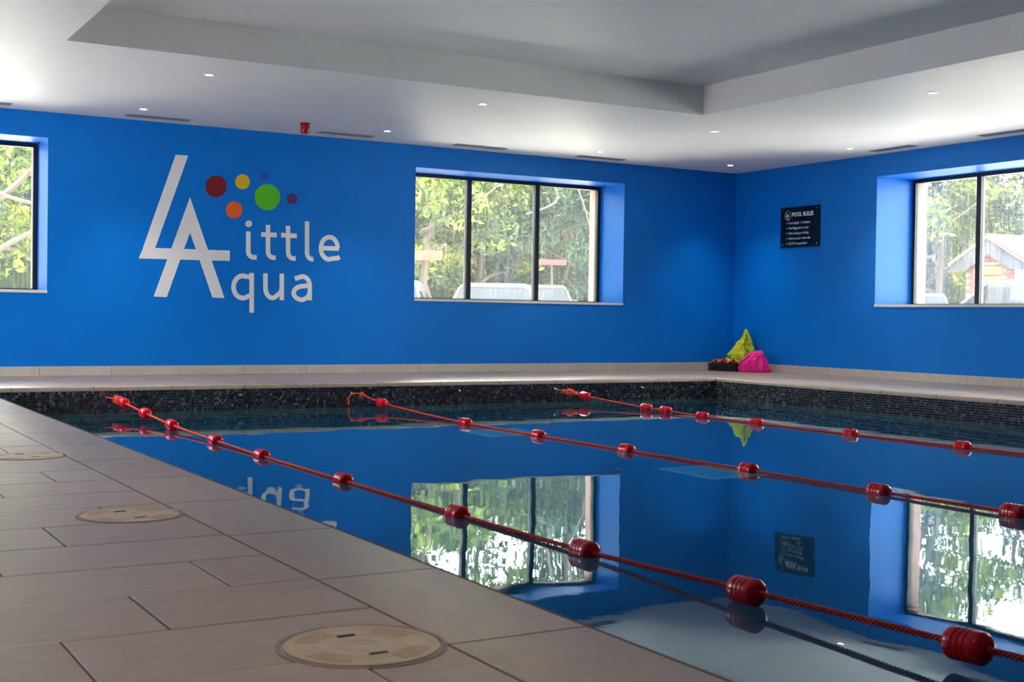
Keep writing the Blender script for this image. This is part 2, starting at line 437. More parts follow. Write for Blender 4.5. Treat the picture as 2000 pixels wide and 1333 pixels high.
# submerged grates
def grate(loc, label):
    t_ = thing('floor_grate', label, 'grate', loc, group='teal grates under water')
    S2 = .27; f = MB(); fw = .03
    f.box(-S2, -S2, 0, S2, -S2+fw, .02).box(-S2, S2-fw, 0, S2, S2, .02).box(-S2, -S2+fw, 0, -S2+fw, S2-fw, .02).box(S2-fw, -S2+fw, 0, S2, S2-fw, .02)
    obj('frame', f, M['teal'], t_)
    me = MB().box(-.009, -S2+fw, 0, .009, S2-fw, .015).mesh('slat', M['teal'])
    for i in range(13): link('slat', me, t_, (-S2+fw+.020+i*.0367, 0, .001))
grate((5.12, 6.19, ZB+.001), 'square teal grate on the pool floor, in front of the middle lane rope')
grate((5.08, 8.78, ZB+.001), 'square teal grate on the pool floor, farther one near the back wall')

# ------------------------------------------------------------ skimmer lids
lid_r = .150
def lid(x, y, label, rot):
    t_ = thing('skimmer_lid', label, 'lid', (x, y, 0), (0, 0, rot), group='round lids along the pool edge')
    obj('rim', MB().lathe([(lid_r+.009, -.004), (lid_r+.0105, .0012), (lid_r+.004, .0016), (lid_r+.0005, .0010), (lid_r, -.003)], 64), mat_rim, t_, True)
    obj('cover', MB().lathe([(lid_r-.004, -.004), (lid_r-.004, .0022), (lid_r-.007, .003), (lid_r-.016, .003), (lid_r-.018, .0022), (.085, .0022), (.083, .003), (.078, .003), (.076, .0022), (.04, .0022), (.038, .003), (.034, .003), (.032, .0022), (.0, .0022)], 64), M['cream'], t_, True)
    for k in range(4):          # raised tan wedges
        a0 = k*PI/2+.2; pts = [(.086*math.cos(a0+i*.11), .086*math.sin(a0+i*.11)) for i in range(8)]+[(.128*math.cos(a0+i*.11), .128*math.sin(a0+i*.11)) for i in range(7, -1, -1)]
        mb = MB(); mb.prism(pts, lambda a, b: (a, b, .0015), lambda a, b: (a, b, .0027)); obj('wedge', mb, M['cream2'], t_)
    for s in (-1, 1):
        mb = MB().box(-.018, s*.072-.006, .0015, .018, s*.072+.006, .0036); obj('finger_slot', mb, M['slot'], t_)
mat_rim = noisy('weathered_rim', (.20, .165, .13), (.30, .25, .2), 30, rough=.6)
lid(*LIDS[0], 'large cream round skimmer lid nearest the camera, bottom of the picture', .03)
lid(*LIDS[1], 'cream round skimmer lid second from the camera on the left deck', .2)
lid(*LIDS[2], 'cream round skimmer lid third from the camera, cut by the left frame edge', .3)
lid(*LIDS[3], 'farthest cream round skimmer lid at the left frame edge', .1)

# ------------------------------------------------------------ lane ropes
def interp(pts, step):
    P = [Vector(p) for p in pts]; out = []
    for i in range(len(P)-1):
        p0, p1, p2, p3 = P[max(i-1, 0)], P[i], P[i+1], P[min(i+2, len(P)-1)]
        L = (p2-p1).length; n = max(2, int(L/step))
        m1 = (p2-p0)/max((p2-p0).length, 1e-6)*L; m2 = (p3-p1)/max((p3-p1).length, 1e-6)*L
        for k in range(n):
            t = k/n; out.append(p1*(2*t**3-3*t*t+1)+m1*(t**3-2*t*t+t)+p2*(-2*t**3+3*t*t)+m2*(t**3-t*t))
    out.append(P[-1]); return out
def twisted(pts, name, parent, m, R_=.0052, r=.0046, pitch=.042, step=.006):
    path = np.array([tuple(p) for p in interp(pts, step)]); n = len(path)
    T = np.gradient(path, axis=0); T /= np.linalg.norm(T, axis=1)[:, None]
    up = np.array([0, 0, 1.]); N = np.cross(T, up); N /= np.linalg.norm(N, axis=1)[:, None]; B = np.cross(N, T)
    s = np.concatenate([[0], np.cumsum(np.linalg.norm(np.diff(path, axis=0), axis=1))]); V = []; F = []
    seg = 6
    for q in range(3):
        a = 2*PI*s/pitch+q*2*PI/3; base = len(V)*0
        c = path+N*(np.cos(a)*R_)[:, None]+B*(np.sin(a)*R_)[:, None]
        rings = np.stack([c+N*(r*math.cos(2*PI*j/seg))+B*(r*math.sin(2*PI*j/seg)) for j in range(seg)], 1).reshape(-1, 3)
        off = q*n*seg; i = np.arange(n-1)[:, None]*seg; j = np.arange(seg)[None]; jn = (j+1) % seg
        F.append(np.stack([off+i+j, off+i+jn, off+i+seg+jn, off+i+seg+j], -1).reshape(-1, 4)); V.append(rings)
    V = np.concatenate(V); F = np.concatenate(F); me = bpy.data.meshes.new(name)
    me.vertices.add(len(V)); me.vertices.foreach_set('co', V.ravel()); me.loops.add(F.size); me.loops.foreach_set('vertex_index', F.ravel().astype(np.int32))
    me.polygons.add(len(F)); me.polygons.foreach_set('loop_start', np.arange(0, F.size, 4, dtype=np.int32)); me.polygons.foreach_set('loop_total', np.full(len(F), 4, dtype=np.int32))
    me.update(calc_edges=True); me.validate(); me.materials.append(m); me.shade_smooth(); return link(name, me, parent)
fr, fl = .041, .056
fp = [(.009, -fl), (.022, -fl+.001), (.033, -fl+.006), (fr-.0015, -fl+.014), (fr, -fl+.02)]
for g in (-.012, .006, .024):
    fp += [(fr, g-.003), (fr-.0032, g-.0015), (fr-.0032, g+.0015), (fr, g+.003)]
fp += [(fr, fl-.010), (fr-.002, fl-.004), (fr-.006, fl), (.030, fl-.002), (.014, fl-.006), (.009, fl-.012)]
float_me = MB().lathe(fp, 28, axis='y').mesh('float', M['float'], True)
ropes = [
    (2.5, [(10.64, -.098), (10.40, -.112), (9.739, -.148), (9.008, -.178), (8.0, -.197), (7.115, -.206), (5.91, -.207), (4.695, -.206), (3.738, -.200), (2.879, -.174), (2.078, -.152), (1.2, -.12), (-2.15, -.09)],
     [10.40, 9.739, 9.008, 8.0, 7.115, 5.91, 4.695, 3.738, 2.879, 2.078, 1.1, 0, -1.2], 'red float line nearest the left deck, knotted at the back wall'),
    (4.69, [(10.70, -.103), (10.25, -.148), (9.5, -.182), (8.695, -.203), (7.621, -.206), (6.557, -.206), (5.406, -.203), (4.451, -.203), (3.672, -.198), (2.5, -.19), (0, -.15), (-2.15, -.09)],
     [10.25, 8.695, 7.621, 6.557, 5.406, 4.451, 3.672, 2.6, 1.4, 0.2, -1], 'middle red float line, its end looping down at the back wall'),
    (6.93, [(10.5, -.122), (10.406, -.138), (9.398, -.186), (9.107, -.191), (8.59, -.202), (7.899, -.206), (6.868, -.207), (5.846, -.203), (4.8, -.203), (0, -.19), (-2.15, -.09)],
     [10.406, 9.398, 9.107, 8.59, 7.899, 6.868, 5.846, 4.9, 3.9, 2.8, 1.5, 0], 'farthest red float line with a thick rope knot by the back wall')]
for x, path, fls, lab in ropes:
    t_ = thing('float_line', lab, 'lane rope', (x, 10.6, -.1)); t_.location = (0, 0, 0)
    pth = [(x, y, z) for y, z in path]
    twisted(pth, 'rope', t_, M['rope'])
    ps = interp(pth, .02)
    for fy in fls:
        i = min(range(len(ps)), key=lambda q: abs(ps[q].y-fy)); d = (ps[max(i-1, 0)]-ps[min(i+1, len(ps)-1)]).normalized()
        f = link('float', float_me, t_, ps[i]); f.rotation_mode = 'QUATERNION'; f.rotation_quaternion = d.to_track_quat('Y', 'Z')
def coil(p0, p1, R0, turns, r=.006, seedv=1):
    rnd = random.Random(seedv); p0, p1 = Vector(p0), Vector(p1); d = (p1-p0); t = d.normalized(); n = t.orthogonal().normalized(); b = t.cross(n); pts = []
    N = turns*14
    for i in range(N+1):
        s = i/N; a = 2*PI*turns*s; rr = R0*(.75+.35*math.sin(s*9+seedv)+rnd.uniform(-.12, .12))
        pts.append(p0+d*(s+.02*math.sin(a*.37))+n*math.cos(a)*rr+b*math.sin(a)*rr)
    return MB().tube(pts, r, 6)
lines = [o for o in C.objects if o.name.startswith('float_line')]
obj('knot', coil((2.50, 10.70, -.094), (2.50, 10.46, -.108), .027, 7, .009, 2), M['ropeo'], lines[0], True)
obj('tie', MB().tube(interp([(2.44, 10.735, -.088), (2.455, 10.715, -.09), (2.49, 10.69, -.094)], .01), .005, 6), M['ropeo'], lines[0], True)
obj('knot', coil((4.69, 10.70, -.100), (4.69, 10.655, -.112), .018, 3, .008, 5), M['ropeo'], lines[1], True)
obj('tail', MB().tube(interp([(4.685, 10.70, -.098), (4.65, 10.715, -.092), (4.605, 10.725, -.100), (4.58, 10.73, -.13), (4.582, 10.735, -.165), (4.583, 10.735, -.196)], .008), .0075, 8), M['ropeo'], lines[1], True)
obj('knot', coil((6.86, 10.72, -.106), (6.925, 10.53, -.122), .028, 9, .009, 3), M['ropeo'], lines[2], True)
obj('tie', MB().tube(interp([(6.803, 10.735, -.088), (6.83, 10.73, -.096), (6.86, 10.72, -.106)], .01), .004, 6), M['steel'], lines[2], True)

# ------------------------------------------------------------ ceiling fittings
ring_me = MB().lathe([(.030, .0), (.031, -.004), (.043, -.004), (.046, -.001), (.046, .0)], 28).mesh('trim_ring', M['white'], True)
lens_me = MB().lathe([(.030, -.003), (.015, -.0035), (0, -.0035)], 24).mesh('lamp_lens', M['lamp'], True)
DL = [((3.016, 9.91), 'recessed downlight nearest the coffer, on the left side of the ceiling'),
      ((3.018, 11.93), 'recessed downlight above the logo letters, beside a slot vent'),
      ((5.447, 9.87), 'recessed downlight between the coffer and the middle window, nearer the coffer'),
      ((5.45, 11.87), 'recessed downlight to the right of the red alarm sounder'),
      ((8.07, 11.9), 'recessed downlight over the middle window beside a slot vent'),
      ((8.12, 9.96), 'recessed downlight just beyond the far coffer corner'),
      ((10.07, 10.08), 'recessed downlight above the pool rules sign near the right wall'),
      ((10.04, 12.01), 'recessed downlight in the corner of the two blue walls'),
      ((8.16, 7.26), 'recessed downlight at the right, between coffer edge and right window'),
      ((10.07, 7.3), 'recessed downlight near the right wall, out past the frame'),
      ((.55, 9.9), 'recessed downlight at the left past the frame, inner row'),
      ((.55, 11.9), 'recessed downlight at the left past the frame, by the back wall'),
      ((.55, 7.3), 'recessed downlight over the left deck, third from the back wall'),
      ((.55, 4.7), 'recessed downlight over the left deck, fourth from the back wall'),
      ((.55, 2.1), 'recessed downlight over the left deck, above the nearest skimmer lid'),
      ((.55, -.5), 'recessed downlight over the left deck, behind the camera'),
      ((8.16, 4.5), 'recessed downlight along the right side of the pool, middle'),
      ((8.16, 1.8), 'recessed downlight along the right side of the pool, front')]
for (x, y), lab in DL:
    t_ = thing('downlight', lab, 'ceiling light', (x, y, H), group='recessed ceiling downlights')
    link('trim_ring', ring_me, t_, (0, 0, 0)); link('lamp_lens', lens_me, t_, (0, 0, 0))
    ld = bpy.data.lights.new('lamp_light', 'SPOT'); ld.energy = 46; ld.color = (1, .86, .74); ld.spot_size = 1.5; ld.spot_blend = 1; ld.shadow_soft_size = .025
    lo = link('lamp_light', ld, t_, (0, 0, -.012))
def vent(x, y, L, rot, lab):
    t_ = thing('slot_vent', lab, 'vent', (x, y, H), (0, 0, rot), group='linear slot vents round the ceiling')
    W = .062; f = MB().box(-L/2, -W, -.006, L/2, -W+.014, 0).box(-L/2, W-.014, -.006, L/2, W, 0).box(-L/2, -W+.014, -.006, -L/2+.012, W-.014, 0).box(L/2-.012, -W+.014, -.006, L/2, W-.014, 0)
    obj('frame', f, M['ventw'], t_); obj('dark_gap', MB().box(-L/2+.012, -W+.014, -.002, L/2-.012, W-.014, 0), M['slot'], t_)
    for s in (-1, 0, 1): obj('blade', MB().box(-L/2+.012, s*.024-.0035, -.005, L/2-.012, s*.024+.0035, -.002), M['ventw'], t_)
vent(3.27, 12.37, .60, 0, 'slot vent in the ceiling above the logo')
vent(5.20, 12.34, .60, 0, 'slot vent right of the red alarm sounder')
vent(6.78, 12.34, .62, 0, 'slot vent over the left pane of the middle window')
vent(8.39, 12.36, .64, 0, 'slot vent over the right pane of the middle window')
vent(1.64, 12.37, .60, 0, 'slot vent cut by the left frame edge')
vent(10.42, 9.8, .58, PI/2, 'slot vent above the right window, nearer the room corner')
vent(10.42, 8.35, .6, PI/2, 'slot vent above the right window at the frame edge')
al = thing('alarm_sounder', 'red round fire alarm sounder on the ceiling above the logo', 'alarm', (4.561, 11.846, H))
obj('base', MB().lathe([(.0, 0), (.05, 0), (.05, -.012), (.034, -.016), (0, -.016)], 28), M['alarm'], al, True)
obj('horn', MB().lathe([(.034, -.014), (.045, -.022), (.045, -.048), (.040, -.052), (.040, -.062), (.046, -.066), (.046, -.088), (.036, -.104), (.0, -.110)], 28), M['alarm'], al, True)

# ------------------------------------------------------------ logo on the back wall
lg = thing('wall_logo', 'white LA monogram logo with coloured dots and lettering on blue wall', 'logo', (4.2, YW, .6)); lg.location = (0, 0, 0)
def wpt(px, py):        # zoomed sketch coordinates -> wall plane x,z (pure homography, measured once)
    x = px/2.857; y = 180+py/2.857
    d = FW + R2*((x-1000)/FPX) - U2*((y-666.5)/FPX); t = YW/d.y
    return (d.x*t, CH+d.z*t)
def plate(name, pts, m, parent, th=.0025, off=0.0005):
    mb = MB().prism(pts, lambda a, z: (a, YW-off, z), lambda a, z: (a, YW-off-th, z)); return obj(name, mb, m, parent)
Lp = [wpt(*p) for p in [(773, 929), (865-5, 870+60), (1282, 943), (1282, 885), (865, 870), (1050, 355), (980, 350)]]
mono = MB()
def addp(mb, pts, th=.0025, off=.0005): mb.prism([wpt(*p) for p in pts], lambda a, z: (a, YW-off, z), lambda a, z: (a, YW-off-th, z))
addp(mono, [(773, 929), (1282, 943), (1282, 885), (800, 868)]); addp(mono, [(797, 870), (865, 872), (1050, 355), (980, 350)], off=.0007)
obj('monogram_letter', mono, M['logo'], lg)
am = MB()
addp(am, [(857, 1142), (930, 1145), (1065, 770), (1060, 587)], off=.0009); addp(am, [(1060, 587), (1053, 765), (1185, 1147), (1252, 1150)], off=.0011)
obj('monogram_letter', am, M['logo'], lg)
def stroke(mb, path, wd, off=.0005):
    P = [Vector(wpt(*p)) for p in path]; n = len(P); L = []; R_ = []
    for i in range(n):
        t = (P[min(i+1, n-1)]-P[max(i-1, 0)]).normalized(); nn = Vector((-t.y, t.x))*wd/2
        L.append(P[i]+nn); R_.append(P[i]-nn)
    k = len(mb.v)
    for i in range(n): mb.v += [(L[i].x, YW-off, L[i].y), (R_[i].x, YW-off, R_[i].y), (R_[i].x, YW-off-.0025, R_[i].y), (L[i].x, YW-off-.0025, L[i].y)]
    for i in range(n-1):
        for a, b in ((0, 1), (1, 2), (2, 3), (3, 0)): mb.f.append((k+4*i+a, k+4*i+b, k+4*i+4+b, k+4*i+4+a))
    mb.f += [(k+3, k+2, k+1, k), (k+4*n-4, k+4*n-3, k+4*n-2, k+4*n-1)]
def arc(cx, cy, rx, ry, a0, a1, n=20):
    return [(cx+rx*math.cos(math.radians(a0+(a1-a0)*i/n)), cy-ry*math.sin(math.radians(a0+(a1-a0)*i/n))) for i in range(n+1)]
SW = .048
def letter(paths, dots=(), w_=SW):
    mb = MB()
    for i, p in enumerate(paths): stroke(mb, p, w_, .0005+.0002*i)
    for cx, cy, r in dots: mb.prism([wpt(cx+r*math.cos(a), cy+r*math.sin(a)) for a in [2*PI*i/24 for i in range(24)]], lambda a, z: (a, YW-.0005, z), lambda a, z: (a, YW-.003, z))
    obj('letter', mb, M['logo'], lg)
letter([[(1385, 778), (1385, 890)]+arc(1417, 890, 32, 33, 180, 260, 8)+[(1432, 923)]], [(1388, 735, 19)])
letter([[(1495, 742), (1495, 890)]+arc(1527, 890, 32, 35, 180, 260, 8)+[(1538, 925)], [(1457, 795), (1544, 798)]])
letter([[(1607, 747), (1607, 893)]+arc(1639, 893, 32, 37, 180, 260, 8)+[(1650, 929)], [(1569, 799), (1656, 803)]])
letter([[(1713, 722), (1713, 898)]+arc(1745, 898, 32, 36, 180, 260, 8)+[(1748, 932)]])
letter([[(1792, 871), (1890, 874)], arc(1837, 872, 47, 62, 0, 292, 34)+[(1882, 928), (1895, 921)]])
letter([arc(1355, 1088, 52, 62, 60, 300, 28), [(1404, 1010), (1404, 1232)], [(1380, 1034), (1404, 1026)], [(1380, 1142), (1404, 1132)]])
letter([[(1481, 1012), (1481, 1095)]+arc(1520, 1095, 39, 54, 180, 290, 12)+[(1565, 1118), (1572, 1095)], [(1572, 1014), (1572, 1162)]])
letter([[(1645, 1042)]+arc(1688, 1082, 40, 52, 115, 0, 14)+[(1728, 1162)], [(1725, 1080)]+arc(1690, 1122, 52, 38, 100, 270, 18)+[(1715, 1147), (1727, 1125)]])
DOTS = [(1205, 526, 59, (.20, .003, .008), 'dark red dot'), (1353, 501, 41, (.82, .52, .02), 'yellow dot'), (1306, 658, 46, (.90, .13, .01), 'orange dot'),
        (1492, 587, 71, (.09, .55, .01), 'green dot'), (1628, 596, 29, (.09, .008, .11), 'purple dot'), (1473, 470, 26, (0.0, .10, .60), 'faint blue dot')]
for cx, cy, r, col, lab in DOTS:
    mb = MB().prism([wpt(cx+r*math.cos(a), cy+r*1.03*math.sin(a)) for a in [2*PI*i/48 for i in range(48)]], lambda a, z: (a, YW-.0005, z), lambda a, z: (a, YW-.003, z))
    tag(obj('dot', mb, mat(lab.replace(' ', '_'), col, .5), lg), lab)

# ------------------------------------------------------------ pool rules sign on the right wall
sg = thing('pool_rules_sign', 'black acrylic POOL RULES sign with white lettering on right wall', 'sign', (XW, 11.46, 1.75))
SWd, SHt = .66, .485
def sbox(a0, z0, a1, z1, d0, d1): return MB().box(-d1, -a1, z0, -d0, -a0, z1)      # a runs to the right (towards -y)
obj('panel', sbox(-SWd/2, -SHt/2, SWd/2, SHt/2, .012, .018), M['signb'], sg)
for a in (-1, 1):
    for z in (-1, 1):
        s = MB().lathe([(0, -.026), (.010, -.026), (.012, -.022), (.012, -.0), (0, 0)], 16, axis='x'); obj('screw', s, M['steel'], sg, True, loc=(0, a*(SWd/2-.035), z*(SHt/2-.035)))
def text(s, size, a, z, bold=0, name='lettering', xs=1):
    c = bpy.data.curves.new('txt', 'FONT'); c.body = s; c.size = size; c.extrude = .0006; c.offset = bold; c.resolution_u = 3
    o = bpy.data.objects.new('txt', c); C.objects.link(o); dg = bpy.context.evaluated_depsgraph_get()
    me = bpy.data.meshes.new_from_object(o.evaluated_get(dg)); bpy.data.objects.remove(o); me.materials.clear(); me.materials.append(M['signt'])
    ob = link(name, me, sg, (-.0190, -a, z)); ob.rotation_euler = (PI/2, 0, -PI/2); ob.scale = (xs, 1, 1); return ob
def words(s_, size, a, z, bold, xs, nm='word'):
    def wid(t):
        c = bpy.data.curves.new('t', 'FONT'); c.body = t; c.size = size; o = bpy.data.objects.new('t', c); C.objects.link(o)
        bpy.context.view_layer.update(); w_ = o.dimensions.x; bpy.data.objects.remove(o); return w_
    ws = s_.split(); pre = ''
    for w_ in ws:
        off = wid(pre+w_)-wid(w_) if pre else 0
        text(w_, size, a+off*xs, z, bold, nm, xs); pre += w_+' '
words('POOL RULES', .068, -.135, .128, .0022, .94, 'heading')
for i, s in enumerate(['Pool depth 1.1 metres', 'No lifeguard on duty', 'No running or diving', 'Swim at your own risk', 'CCTV in operation']):
    z = .038-i*.0615
    words(s, .043, -.185, z, .0003, .93)
    d = MB().lathe([(0, -.0195), (.0075, -.0195), (.0075, -.018), (0, -.018)], 14, axis='x'); obj('bullet', d, M['signt'], sg, loc=(0, .215, z+.013))
em = MB(); N = 40
for i in range(N): pass
em.tube([(-.019, .205+.055*math.cos(2*PI*i/N), .142+.055*math.sin(2*PI*i/N)) for i in range(N+1)], .0018, 5, False)
def est(p, q, w_=.008):
    p, q = Vector(p), Vector(q); t = (q-p).normalized(); n = Vector((-t.y, t.x))*w_/2
    em.prism([tuple(p+n), tuple(q+n), tuple(q-n), tuple(p-n)], lambda a, z: (-.0182, .205-a, .142+z), lambda a, z: (-.0195, .205-a, .142+z))
for p, q in (((-.035, -.005), (-.018, .038)), ((-.035, -.005), (.005, -.005)), ((-.028, -.028), (-.008, .018)), ((-.008, .018), (.006, -.028)), ((.006, .012), (.03, .012)), ((.01, -.012), (.034, -.012)), ((-.02, -.04), (.02, -.04))): est(p, q)
obj('emblem', em, M['signt'], sg)

# ------------------------------------------------------------ bags and crate in the corner
def cloth(name, col, col2):
    m = noisy(name, col, col2, 14, rough=.75, bs=.5, bd=.01, bscale=22, spec=.2); return m
def bag(name, lab, base, rings, m, folds=7, amp=.05, seed=1):
    """rings: z, shift to the right, half width, half depth"""
    t_ = thing(name, lab, 'bag', base); V = []; F = []; seg = 72; sub = 8
    rs = []
    for i in range(len(rings)-1):
        for k in range(sub):
            t = k/sub; t2 = t*t*(3-2*t); rs.append([rings[i][j]*(1-t2)+rings[i+1][j]*t2 if j else rings[i][j]*(1-t)+rings[i+1][j]*t for j in range(4)])
    rs.append(rings[-1]); rx = Vector((RT.x, RT.y, 0)).normalized(); ry = Vector((FW.x, FW.y, 0)).normalized()
    for z, sh, rw, rd in rs:
        for j in range(seg):
            a = 2*PI*j/seg
            q = 1+amp*math.sin(folds*a+z*14+seed)+amp*.6*math.sin((folds+4)*a-z*23+seed*2)+.10*noise.noise(Vector((math.cos(a)*2, math.sin(a)*2, z*9+seed)))
            p = rx*(sh+rw*q*math.cos(a))+ry*(rd*q*math.sin(a)); V.append((p.x, p.y, max(z, .002)+.012*noise.noise(Vector((math.cos(a)*3, math.sin(a)*3, z*5+seed)))*(z > .03)))
    n = len(rs)
    for i in range(n-1):
        for j in range(seg): F.append((i*seg+j, i*seg+(j+1) % seg, (i+1)*seg+(j+1) % seg, (i+1)*seg+j))
    F.append(tuple(range(seg-1, -1, -1))); F.append(tuple((n-1)*seg+j for j in range(seg)))
    mb = MB(); mb.v = V; mb.f = F; obj('bag_body', mb, m, t_, 'full'); return t_, rx, ry
green = cloth('lime_cloth', (.38, .64, .03), (.62, .60, .03)); pink = cloth('pink_cloth', (.92, .01, .28), (1.0, .05, .38))
gb, rx, ry = bag('drawstring_bag', 'lime green drawstring bag standing up in the room corner', (10.49, 12.24, 0),
    [(0, .0, .15, .12), (.04, 0, .16, .13), (.12, -.005, .165, .14), (.20, -.01, .165, .13), (.255, 0, .145, .11), (.33, .015, .098, .08), (.40, .035, .062, .05), (.44, .035, .042, .035), (.49, .032, .026, .02), (.515, .026, .013, .012)], green, 5, .09, 1)
cb = MB()
for o_ in (0, .018):
    pts = [(.025, -.045, .46), (.02+o_, -.075, .42), (-.005+o_*1.6, -.115, .36), (-.012+o_, -.14, .30), (.005+o_*.5, -.155, .255), (.05, -.15, .235)]
    cb.tube(interp([tuple(rx*a+ry*b+Vector((0, 0, z))) for a, b, z in pts], .01), .0035, 6)
obj('cord', cb, M['black'], gb, True)
pb, _, _ = bag('drawstring_bag', 'bright pink drawstring bag slumped in front of the green one', (10.335, 11.86, 0),
    [(0, .015, .185, .10), (.03, .012, .19, .11), (.09, .0, .175, .11), (.14, -.002, .15, .10), (.19, .012, .115, .08), (.225, .03, .085, .06), (.25, .055, .045, .035), (.262, .07, .014, .012)], pink, 6, .10, 4)
cb = MB(); cb.tube(interp([tuple(rx*a+ry*b+Vector((0, 0, z))) for a, b, z in [(.165, -.03, .075), (.18, -.05, .05), (.19, -.06, .02), (.205, -.05, .008)]], .01), .004, 6); obj('cord', cb, M['black'], pb, True)
cb = MB(); cb.tube(interp([tuple(rx*a+ry*b+Vector((0, 0, z))) for a, b, z in [(-.195, -.07, .075), (-.16, -.10, .13), (-.10, -.105, .175), (-.07, -.09, .2)]], .01), .004, 6); obj('cord', cb, M['black'], pb, True)

crr = math.atan2(-.449, .108)
cr = thing('plastic_crate', 'low black plastic crate holding pool toys by the corner', 'crate', (10.20, 12.21, .001), (0, 0, crr))
CLn, CWd, CHt = .40, .19, .095
fl_ = MB().box(-CLn/2+.01, -CWd/2+.01, 0, CLn/2-.01, CWd/2-.01, .006); obj('crate_base', fl_, M['black'], cr)
def side(a0, b0, a1, b1):
    mb = MB(); d = Vector((a1-a0, b1-b0, 0)); L = d.length; d.normalize(); n = Vector((-d.y, d.x, 0)); th = .004
    def bx(s0, z0, s1, z1, t=th):
        q = [(s0, -t), (s1, -t), (s1, t), (s0, t)]; k = len(mb.v)
        for zz in (z0, z1):
            for s, m_ in q: p = Vector((a0, b0, zz))+d*s+n*m_; mb.v.append(tuple(p))
        mb.f.extend([tuple(k+i for i in f) for f in ((3, 2, 1, 0), (4, 5, 6, 7), (0, 1, 5, 4), (1, 2, 6, 5), (2, 3, 7, 6), (3, 0, 4, 7))])
    bx(0, CHt-.02, L, CHt, .006); bx(0, 0, L, .018); bx(0, .045, L, .052)
    nn = int(L/.016)
    for i in range(nn+1): s = i*(L-.010)/nn; bx(s, .018, s+.010, CHt-.02)
    return mb
for q in ((-CLn/2, -CWd/2, CLn/2, -CWd/2), (CLn/2, -CWd/2, CLn/2, CWd/2), (CLn/2, CWd/2, -CLn/2, CWd/2), (-CLn/2, CWd/2, -CLn/2, -CWd/2)):
    obj('crate_side', side(*q), M['black'], cr)
liner = MB().box(-CLn/2+.006, -CWd/2+.006, .006, CLn/2-.006, -CWd/2+.008, CHt-.02); 
cw = cr.matrix_basis if False else Matrix.Translation((10.20, 12.21, 0)) @ Matrix.Rotation(crr, 4, 'Z')
toys = [((-.12, -.03, .085), .07, .018, (.85, .13, .02), 'orange curved dive toy at the left of the black crate', .2),
        ((-.03, .02, .098), .085, .022, (.92, .30, .01), 'amber curved dive toy on top of the crate pile', -.3),
        ((-.01, -.05, .085), .07, .022, (.80, .07, .02), 'red orange dive toy at the front of the black crate', .6),
        ((.045, -.04, .090), .05, .026, (.70, .01, .02), 'glossy red dive toy in the middle of the crate', 1.2),
        ((.12, -.03, .095), .075, .014, (.95, .62, .01), 'yellow dive stick beside the pink bag', 1.0),
        ((-.07, .03, .060), .06, .02, (.02, .05, .12), 'dark blue dive toy between the orange ones', .0)]
for (a, b, z), L, r, col, lab, rz in toys:
    z += .022; L *= 1.1; r *= 1.15; p = cw @ Vector((a, b, z))
    t_ = thing('dive_toy', lab, 'toy', p, (0, .0, crr+rz))
    pts = [(-L+2*L*i/12, 0, .35*L*math.sin(PI*i/12)-.1*L) for i in range(13)]
    rr = [max(.002, r*math.sin(PI*(i+.6)/13.2)**.6) for i in range(13)]
    obj('toy_body', MB().tube(pts, rr, 14), mat('toy_'+lab.split()[0]+str(round(a*100)), col, .3), t_, 'full')
    obj('toy_band', MB().tube(pts[5:8], [q*1.07 for q in rr[5:8]], 14), M['white'] if 'glossy' in lab else M['black'], t_, 'full')

# ------------------------------------------------------------ outdoors
M['gravel'] = noisy('pale_gravel', (.66, .64, .60), (.80, .77, .73), 60, rough=.9, bs=.5, bscale=120)
gm = MB(); ZG = -.22
gm.box(-30, -40, ZG-.3, XW+DB+.16, YF_W-.26, ZG).box(-30, YF_W-.26, ZG-.3, XL_W-.3, YW+DA+.16, ZG).box(-30, YW+DA+.16, ZG-.3, 70, 90, ZG).box(XW+DB+.16, -40, ZG-.3, 70, YW+DA+.16, ZG)
struct(obj('ground', gm, M['gravel']))
def leaf_mat(name, cols, tr=.35):
    m = bpy.data.materials.new(name); m.use_nodes = True; nt = m.node_tree; b = bsdf(m)
    at = nd(m, 'ShaderNodeAttribute', attribute_name='shade'); c = ramp(m, at.outputs['Fac'], cols)
    lk(m, c, b.inputs['Base Color']); b.inputs['Roughness'].default_value = .5; b.inputs['Specular IOR Level'].default_value = .3
    t = nd(m, 'ShaderNodeBsdfTranslucent'); lk(m, c, t.inputs[0]); mx = nd(m, 'ShaderNodeMixShader'); mx.inputs[0].default_value = tr
    lk(m, b.outputs[0], mx.inputs[1]); lk(m, t.outputs[0], mx.inputs[2]); lk(m, mx.outputs[0], nt.nodes['Material Output'].inputs[0]); return m
M['leaf1'] = leaf_mat('bright_leaves', [(0, (.006, .020, .003)), (.45, (.034, .068, .007)), (.8, (.13, .165, .014)), (1, (.24, .23, .025))])
M['leaf2'] = leaf_mat('dark_leaves', [(0, (.005, .016, .010)), (.5, (.015, .042, .022)), (1, (.05, .09, .037))])
M['bark'] = noisy('bark', (.035, .026, .016), (.08, .06, .04), 12, rough=.9, sx=(3, 3, .6), bs=.6)
M['core'] = mat('deep_foliage', (.010, .024, .008), .9, spec=.1)
